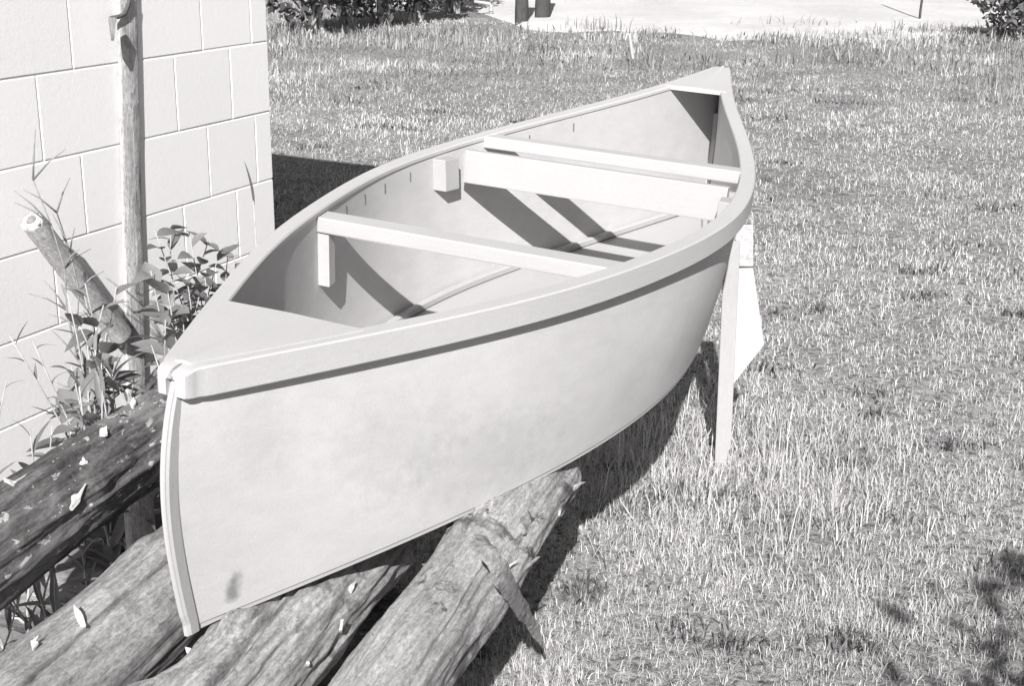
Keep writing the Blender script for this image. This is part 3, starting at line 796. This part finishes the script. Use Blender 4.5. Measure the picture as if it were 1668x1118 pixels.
def shrub(loc, rad, h, n, size, label, seed, group=None, mat=None, stems=7, smat=None):
    root = empty('shrub', loc); tag(root, label, 'shrub', group); R_ = random.Random(seed)
    for i in range(stems):
        a = R_.uniform(0, 6.28); r_ = rad * R_.uniform(.3, .9)
        tube('stem', [(R_.uniform(-.1, .1), R_.uniform(-.1, .1), -.02), (.5 * r_ * math.cos(a), .5 * r_ * math.sin(a), h * .4), (r_ * math.cos(a), r_ * math.sin(a), h * R_.uniform(.7, .95))], [.022, .015, .006], smat or M_POST, root, 6)
    cloud_leaves('foliage', (0, 0, h * .58), (rad, rad, h * .52), n, size, mat or M_SHRUB, root, seed, 1)
    return root
for i, (px, yb, rad, h) in enumerate(((505, 62, .62, 1.3), (560, 52, .55, 1.4), (615, 46, .6, 1.5), (672, 40, .55, 1.4), (735, 22, .6, 1.5))):
    d_ = ray(px, yb); t = -CAM_H / d_[2]; p = Vector(d_ * t)
    shrub((p.x, p.y + rad * .6, 0), rad, h, 2600, .10, ('fifth', 'fourth', 'third', 'second', 'first')[i] + ' dark ragged bush from the white bent pipe, in the row at the grass edge', 60 + i, 'dark bushes at the far edge of the grass', stems=12)
d_ = ray(1652, 72); t = -CAM_H / d_[2]; p = Vector(d_ * t)
shrub((p.x + .15, p.y + .3, 0), .55, .85, 3000, .08, 'low dark bush beside the pale field, near the thin pole', 71)
def far_post(px, yb, w_, h, label, mat):
    d_ = ray(px, yb); t = -CAM_H / d_[2]; p = Vector(d_ * t)
    r_, _, _ = log_thing('post', (p.x, p.y, -.1), (p.x + .02, p.y, h), w_ / 2, w_ / 2 * .92, mat, label, int(px) % 60, lump=.008, rough=.004, nseg=24, nlen=30); r_['category'] = 'post'
far_post(849, 40, .155, 1.5, 'thick dark post at the edge of the pale field, beside the bushes', M_DPOST)
far_post(883, 33, .19, 1.6, 'thickest dark post at the edge of the pale field, farther from the bushes', M_DPOST)
far_post(1497, 38, .030, 1.8, 'thin dark pole standing at the edge of the pale field', M_DPOST)
d_ = ray(1034, 104); t = -CAM_H / d_[2]; p = Vector(d_ * t)
r_, _, _ = log_thing('stake', (p.x, p.y, -.05), (p.x - .06, p.y, .27), .016, .014, M_OFF, 'short pale stake leaning in the grass behind the far tip of the canoe', 9, lump=.002, rough=.001, nseg=16, nlen=20); r_['category'] = 'stake'
# white bent pipe by the bushes
d_ = ray(800, 22); t = -CAM_H / d_[2]; p = Vector(d_ * t)
pp = empty('pipe', (p.x, p.y, 0)); tag(pp, 'white bent pipe sticking out beside the dark bushes', 'pipe')
tube('pipe_run', [(0, 0, -.05), (0, 0, .10), (-.02, 0, .125), (-.22, .0, .15)], .022, M_OFF, pp, 10)
tube('pipe_collar', [(0, 0, .03), (0, 0, .06)], .03, M_OFF, pp, 10)
# unseen bush added behind the camera, shaped to shade the right lawn corner
shrub((1.60, -.75, 0), 1.10, 2.32, 9000, .09, 'unseen leafy bush added to shade the lawn corner', 83, stems=9)

# ------------------------------------------------------------------ grass
def blades(n, rmin, rmax, seed, az0=-52, az1=52):
    r = np.random.default_rng(seed)
    rad = rmin * (rmax / rmin) ** r.random(n); a = np.radians(az0 + (az1 - az0) * r.random(n))
    x, y = rad * np.sin(a), rad * np.cos(a)
    return r, rad, x, y
def build_blades(r, x, y, ln, wd, lean, tint, flat=None):
    n = len(x); z = ground_z(x, y) - .004
    yaw = r.random(n) * 2 * np.pi; fx, fy = np.cos(yaw), np.sin(yaw)         # lean direction
    yw2 = yaw + np.pi / 2 + r.normal(size=n) * .5; wx, wy = np.cos(yw2), np.sin(yw2)
    base = np.stack([x, y, z], -1); side = np.stack([wx, wy, 0 * wx], -1); fw = np.stack([fx, fy, 0 * fx], -1); up = np.array([0, 0, 1.0])
    c1, s1 = np.cos(lean * .5), np.sin(lean * .5); c2, s2 = np.cos(np.minimum(lean * 1.6, 1.75)), np.sin(np.minimum(lean * 1.6, 1.75))
    mid = base + (fw * s1[:, None] + up * c1[:, None]) * (ln * .55)[:, None]
    tip = mid + (fw * s2[:, None] + up * c2[:, None]) * (ln * .45)[:, None]
    hw = (wd * .5)[:, None]
    V = np.stack([base - side * hw, base + side * hw, mid + side * hw * .8, mid - side * hw * .8, tip], 1).reshape(-1, 3)
    k = np.arange(n)[:, None] * 5
    Q = k + np.array([[0, 1, 2, 3]]); T = k + np.array([[3, 2, 4]])
    Fi = np.concatenate([Q, T], 1).ravel(); sz = np.tile([4, 3], n)
    return V, Fi, sz, np.repeat(tint, 5)
def outside_building(x, y):
    rel = (x - corner.x) * wall_nrm.x + (y - corner.y) * wall_nrm.y
    al = (x - corner.x) * wall_dir.x + (y - corner.y) * wall_dir.y
    return ~((rel < .0) & (al < .02) & (al > -6))
parts = []
# lawn
r, rad, x, y = blades(1080000, 1.5, 24, 5)
k = outside_building(x, y); rad, x, y = rad[k], x[k], y[k]; n = len(x)
clump = fbm(x * 3.2 + 3, y * 3.2 + 8, 0.0, 4); big = fbm(x * .7, y * .7, 5.0, 3); fine = fbm(x * 11, y * 11, 2.0, 3)
keep = r.random(n) < np.clip(.42 + 1.5 * (fine - .42) + .5 * (clump - .4), .10, 1)
x, y, rad, clump, big, fine = [q[keep] for q in (x, y, rad, clump, big, fine)]; n = len(x)
field_edge = 14.9 + .10 * (x - .8)
infield = (y > field_edge + .2) & (x > -.6)
tall = smoothstep(9.0, 12.0, rad) * (1 - smoothstep(15.2, 16.5, rad))
near = .7 * np.exp(-(((x - .74) / .22) ** 2 + ((y - 3.25) / .35) ** 2)) + .8 * np.exp(-(((x - .30) / .28) ** 2 + ((y - 3.3) / .5) ** 2)) + .6 * np.exp(-(((x + .85) / .22) ** 2 + ((y - 2.2) / .5) ** 2))
ln = (.012 + .024 * r.random(n) + .04 * np.clip(clump - .48, 0, 1)) * (1 + .35 * np.clip(rad - 4, 0, 8) / 8) * (1 + 1.3 * near * r.random(n)) * (1 + tall * 4 * np.clip(big - .36, 0, 1) * r.random(n) * 2)
ln = np.where(infield, np.minimum(ln * .45, .03), ln)
wd = .0018 * (rad / 3) ** .62 * (.7 + .7 * r.random(n))
lean = np.abs(r.normal(size=n)) * .75 + .2
lie = r.random(n) < .30; lean = np.where(lie, 1.25 + .3 * r.random(n), lean)
tint = .43 + .24 * r.random(n) ** 1.2 + .18 * (big - .45) + .12 * (clump - .45)
tint = np.where(r.random(n) < .10, tint + .16, tint)
tint = np.where(infield, tint + .12, tint * (1 - .45 * tall * np.clip((fbm(x * 1.6 + 2, y * 1.6, 9.0, 3) - .42) * 5, 0, 1)))
parts.append(build_blades(r, x, y, ln, wd, lean, np.clip(tint, .12, .75)))
V = np.concatenate([p[0] for p in parts]); Fi = parts[0][1]; sz = parts[0][2]; ti = parts[0][3]
me = bulk_mesh('grass', V, Fi, sz, M_GRASS, ti)
tag(link('grass', me), 'dry pale mown grass covering the ground around the canoe', 'grass', kind='stuff')
# long straw round the stake and under the canoe
r = np.random.default_rng(9); n = 750
cx_ = np.where(r.random(n) < .55, .72, .34); sx_ = np.where(cx_ > .5, .17, .14)
x = cx_ + sx_ * r.normal(size=n); y = np.where(cx_ > .5, 3.10, 3.25) + .26 * r.normal(size=n)
n2 = 700; x = np.concatenate([x, -.95 + .16 * r.normal(size=n2)]); y = np.concatenate([y, 2.10 + .28 * r.normal(size=n2)])
k = outside_building(x, y); x, y = x[k], y[k]; n = len(x)
ln = .06 + .10 * r.random(n) ** 1.6; wd = .0022 + .0016 * r.random(n); lean = np.abs(r.normal(size=n)) * .5 + .12
lean = np.where(r.random(n) < .2, 1.2, lean)
tn_ = .38 + .28 * r.random(n)
m_ = 130; rr_ = 2.3 * (11 / 2.3) ** r.random(m_); aa_ = np.radians(r.uniform(-12, 30, m_)); tx_, ty_ = rr_ * np.sin(aa_), rr_ * np.cos(aa_); ts_ = (.012 + .03 * r.random(m_)) * (1 + .12 * rr_)
g_ = r.integers(0, m_, 5200); x2 = tx_[g_] + r.normal(size=5200) * ts_[g_] * 1.5; y2 = ty_[g_] + r.normal(size=5200) * ts_[g_] * .8
x = np.concatenate([x, x2]); y = np.concatenate([y, y2]); ln = np.concatenate([ln, .025 + .035 * r.random(5200)]); wd = np.concatenate([wd, .0025 + .0015 * rr_[g_] * r.random(5200)])
lean = np.concatenate([lean, np.abs(r.normal(size=5200)) * .5 + .2]); tn_ = np.concatenate([tn_, .07 + .16 * r.random(5200)])
p_ = build_blades(r, x, y, ln, wd, lean, tn_)
me = bulk_mesh('long_grass', p_[0], p_[1], p_[2], M_GRASS, p_[3])
tag(link('long_grass', me), 'long straw-like grass standing round the stake and logs', 'grass', kind='stuff')

# taller darker weeds in clumps along the edge of the pale field
r = np.random.default_rng(21); n = 9000
cx_ = r.uniform(-5, 9, 150); cy_ = 14.7 + .10 * (cx_ - .8) + r.normal(size=150) * .7 - np.where(r.random(150) < .35, r.random(150) * 3.0, 0); cs_ = .12 + .3 * r.random(150); ch_ = .05 + .13 * r.random(150); ct_ = .16 + .30 * r.random(150)
g_ = r.integers(0, 150, n); x = cx_[g_] + r.normal(size=n) * cs_[g_]; y = cy_[g_] + r.normal(size=n) * cs_[g_] * .6
ln = ch_[g_] * (.4 + .8 * r.random(n)); wd = .008 + .010 * r.random(n); lean = np.abs(r.normal(size=n)) * .5 + .1
p_ = build_blades(r, x, y, ln, wd, lean, ct_[g_] * (.6 + .7 * r.random(n)))
me = bulk_mesh('tall_weeds', p_[0], p_[1], p_[2], M_GRASS, p_[3])
tag(link('tall_weeds', me), 'ragged clumps of darker weeds along the edge of the pale field', 'weeds', kind='stuff')
